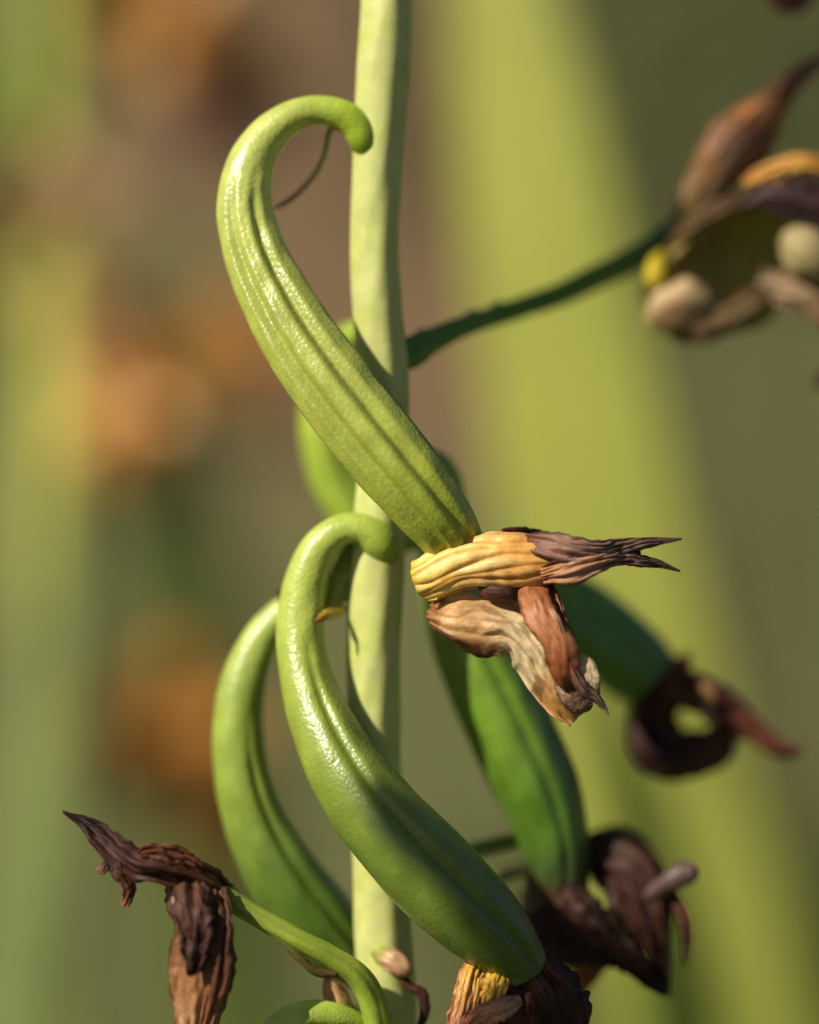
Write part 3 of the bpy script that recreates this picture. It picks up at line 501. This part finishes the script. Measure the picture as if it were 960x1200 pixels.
leaf_blade('mid green blurred blade between the stalk and the orange blooms', [(420, 3400, 470, 60, 0), (300, 1600, 470, 80, 0), (260, 1100, 468, 80, -15), (225, 750, 465, 70, -20), (190, 500, 460, 40, -20), (170, 330, 455, 2, -20)],
           [(0, lin(110, 124, 60)), (1, lin(124, 136, 70))], .2, 95, LG)

def bloom(parent, px, py, d, r, stops, seed):
    rnd = random.Random(seed); c = None
    hub = sweep('flower', [(px, py+r*.25, d, r*.12), (px, py+r*.1, d, r*.3), (px, py-r*.1, d, r*.3), (px, py-r*.25, d, r*.1)], lambda u, th, g, nn: stops[0][1], PETAL, parent, n=10, m=12)
    for k in range(6):
        a = k*math.pi/3 + rnd.uniform(-.3, .3); L_ = r*rnd.uniform(.8, 1.15); dz = rnd.uniform(-8, 8)
        ribbon('petal', [(px + math.cos(a)*L_*q, py + math.sin(a)*L_*q + 12*q*q, d + dz*q, r*.34*math.sin(.35+2.5*q) + .5, rnd.uniform(-20, 20)) for q in (0.05, .35, .7, 1.0)],
               petcol(stops), PETAL, hub, n=10, m=6, cup=.4, wr=.6, seed=seed+k, thick=.4)
def flowering(label, ctrl, scol, blooms, seed):
    b0 = at(*ctrl[0][:3]); e = empty('flowering_stalk', Vector((b0.x, b0.y, 0)), label, 'orchid', 'blurred orange flowered stalks behind')
    sweep('stem', ctrl, lambda u, th, g, nn: scol*(1+.2*nn), STEM, e, n=60, m=16)
    for k, (x, y, d, r, st) in enumerate(blooms):
        bloom(e, x, y, d, r, st, seed+k*17)
        i = min(range(len(ctrl)), key=lambda q: abs(ctrl[q][1]-y-60)); c = ctrl[i]
        sweep('flower_stem', [(c[0], c[1], c[2], 6), ((c[0]*2+x)/3, (c[1]+y*2)/3, (c[2]+d)/2, 6), (x, y, d, 5)], lambda u, th, g, nn: scol, STEM, e, n=12, m=8)
O1 = [(0, lin(200, 130, 50)), (1, lin(232, 168, 80))]; O2 = [(0, lin(150, 92, 42)), (1, lin(196, 130, 60))]; O3 = [(0, lin(90, 50, 34)), (1, lin(120, 70, 46))]; O4 = [(0, lin(150, 110, 60)), (1, lin(176, 140, 90))]
flowering('thick pale green blurred stalk with tan and orange blooms', [(40, 2900, 400, 36), (55, 1800, 395, 36), (62, 1100, 390, 36), (64, 700, 385, 35), (66, 430, 382, 34), (64, 220, 380, 30), (60, 60, 378, 24), (58, -200, 376, 14)], lin(184, 186, 84),
          [(150, 495, 350, 72, O1), (128, 385, 370, 66, O2), (70, 222, 350, 80, O4), (10, 320, 400, 50, O4)], 201)
flowering('thin blurred stalk with a large orange bloom and red brown ones above', [(300, 2700, 520, 12), (280, 1800, 520, 12), (262, 1100, 515, 12), (250, 820, 510, 12), (252, 500, 505, 11), (256, 250, 500, 10), (250, 60, 495, 9), (240, -160, 490, 7)], lin(110, 118, 60),
          [(192, 862, 400, 112, O1), (246, 955, 410, 70, O2), (252, 405, 400, 76, O1), (320, 480, 500, 54, O3), (212, 22, 395, 92, O1), (262, 110, 420, 84, O3)], 301)

# two leaves added out of view, placed to shade part of the stalk
def shade_leaf(label, pts, k, seed):
    off = SUN_TO*k
    V = []
    pp = []
    for (x, y, hw) in pts:
        w = at(x, y, 0) + off; c = w - CAM; dep = c.dot(FWD); s_ = F_MM/dep/0.1
        pp.append((480 + c.dot(RIGHT)*s_, 600 - c.dot(UP)*s_, dep - F_MM, hw*0.1/pxmm(dep-F_MM), 35))
    root = Vector((pp[-1][0]*0, 0, 0))
    w = at(*pp[-1][:3]); g1 = Vector((w.x-180, w.y-40, w.z*.55)); g2 = Vector((w.x-230, w.y-50, 2))
    for g, hw in ((g1, 11), (g2, 6)):
        c = g - CAM; dep = c.dot(FWD); s_ = F_MM/dep/0.1
        pp.append((480 + c.dot(RIGHT)*s_, 600 - c.dot(UP)*s_, dep - F_MM, hw/pxmm(dep-F_MM), 35))
    o = ribbon('broad_leaf', pp[::-1], petcol([(0, lin(90, 110, 40)), (1, lin(120, 140, 56))]), LEAF, None, n=60, m=12, cup=.15, wr=.6, wrn=2, rag=.03, thick=.8, seed=seed)
    o['label'] = label; o['category'] = 'leaf'; o['group'] = 'unseen strap leaves added for shade'
shade_leaf('unseen strap leaf added to shade the drooping side flower', [(375, -95, 6), (430, -150, 80), (530, -240, 160), (560, -430, 170), (440, -700, 150), (100, -900, 130)], 200, 96)
shade_leaf('unseen strap leaf added to shade the lowest seed pods', [(480, 950, 6), (615, 1050, 70), (770, 1125, 140), (890, 1290, 190), (760, 1650, 190), (300, 1900, 150)], 380, 97)

def shrub(label, px, py, d, w, h, dark, seed):
    rnd = random.Random(seed); c = at(px, py, d)
    root = Vector((c.x, c.y, max(0, 1500*sm(1500, 3600, c.y) - 60)))
    e = empty('shrub', root, label, 'shrub', 'blurred shrubs on the bank')
    V, UV, C, Fc = [], [], [], []
    for k in range(1500):
        a = rnd.uniform(0, 2*math.pi); q = rnd.random()**.5; t = rnd.random()
        p = c + Vector((math.cos(a)*q*w, math.sin(a)*q*w*.6, (t-.5)*2*h*(1-.4*q)))
        n = Vector((rnd.gauss(0, 1), rnd.gauss(0, 1), rnd.gauss(0, 1))).normalized(); b = n.orthogonal().normalized(); l = n.cross(b)
        L_ = rnd.uniform(14, 30); i = len(V); cc = dark*rnd.uniform(.7, 1.4)
        for (x, y) in ((0, 0), (.5, .28), (1, 0), (.5, -.28)): V.append(p + b*(x*L_) + l*(y*L_) + n*(abs(y)*4)); UV.append((x, y+.5)); C.append(cc)
        Fc.append((i, i+1, i+2, i+3))
    o = build('foliage', V, Fc, UV, C, LEAF, e); o['kind'] = 'stuff'
    for k in range(5):
        tip = c + Vector((rnd.uniform(-.6, .6)*w, rnd.uniform(-.3, .3)*w, rnd.uniform(.1, .7)*h)); V, UV, C, Fc = [], [], [], []
        for i in range(8):
            t = i/7; p = root*(1-t) + tip*t + Vector((0, 0, 40*math.sin(t*3.1))); r = 7*(1-t*.8)
            for j in range(6): V.append(p + Vector((math.cos(j*1.047)*r, math.sin(j*1.047)*r, 0))); UV.append((t, j/6)); C.append(lin(84, 66, 46))
        for i in range(7):
            for j in range(6): a = i*6+j; b2 = i*6+(j+1) % 6; Fc.append((a, b2, b2+6, a+6))
        build('branch', V, Fc, UV, C, STEM, e)
shrub('dark olive blurred shrub behind the drooping side flower', 880, 40, 1500, 260, 190, lin(66, 74, 36), 401)
shrub('low green blurred shrub at the foot of the bank', 1000, 1180, 1200, 220, 110, lin(84, 90, 36), 402)
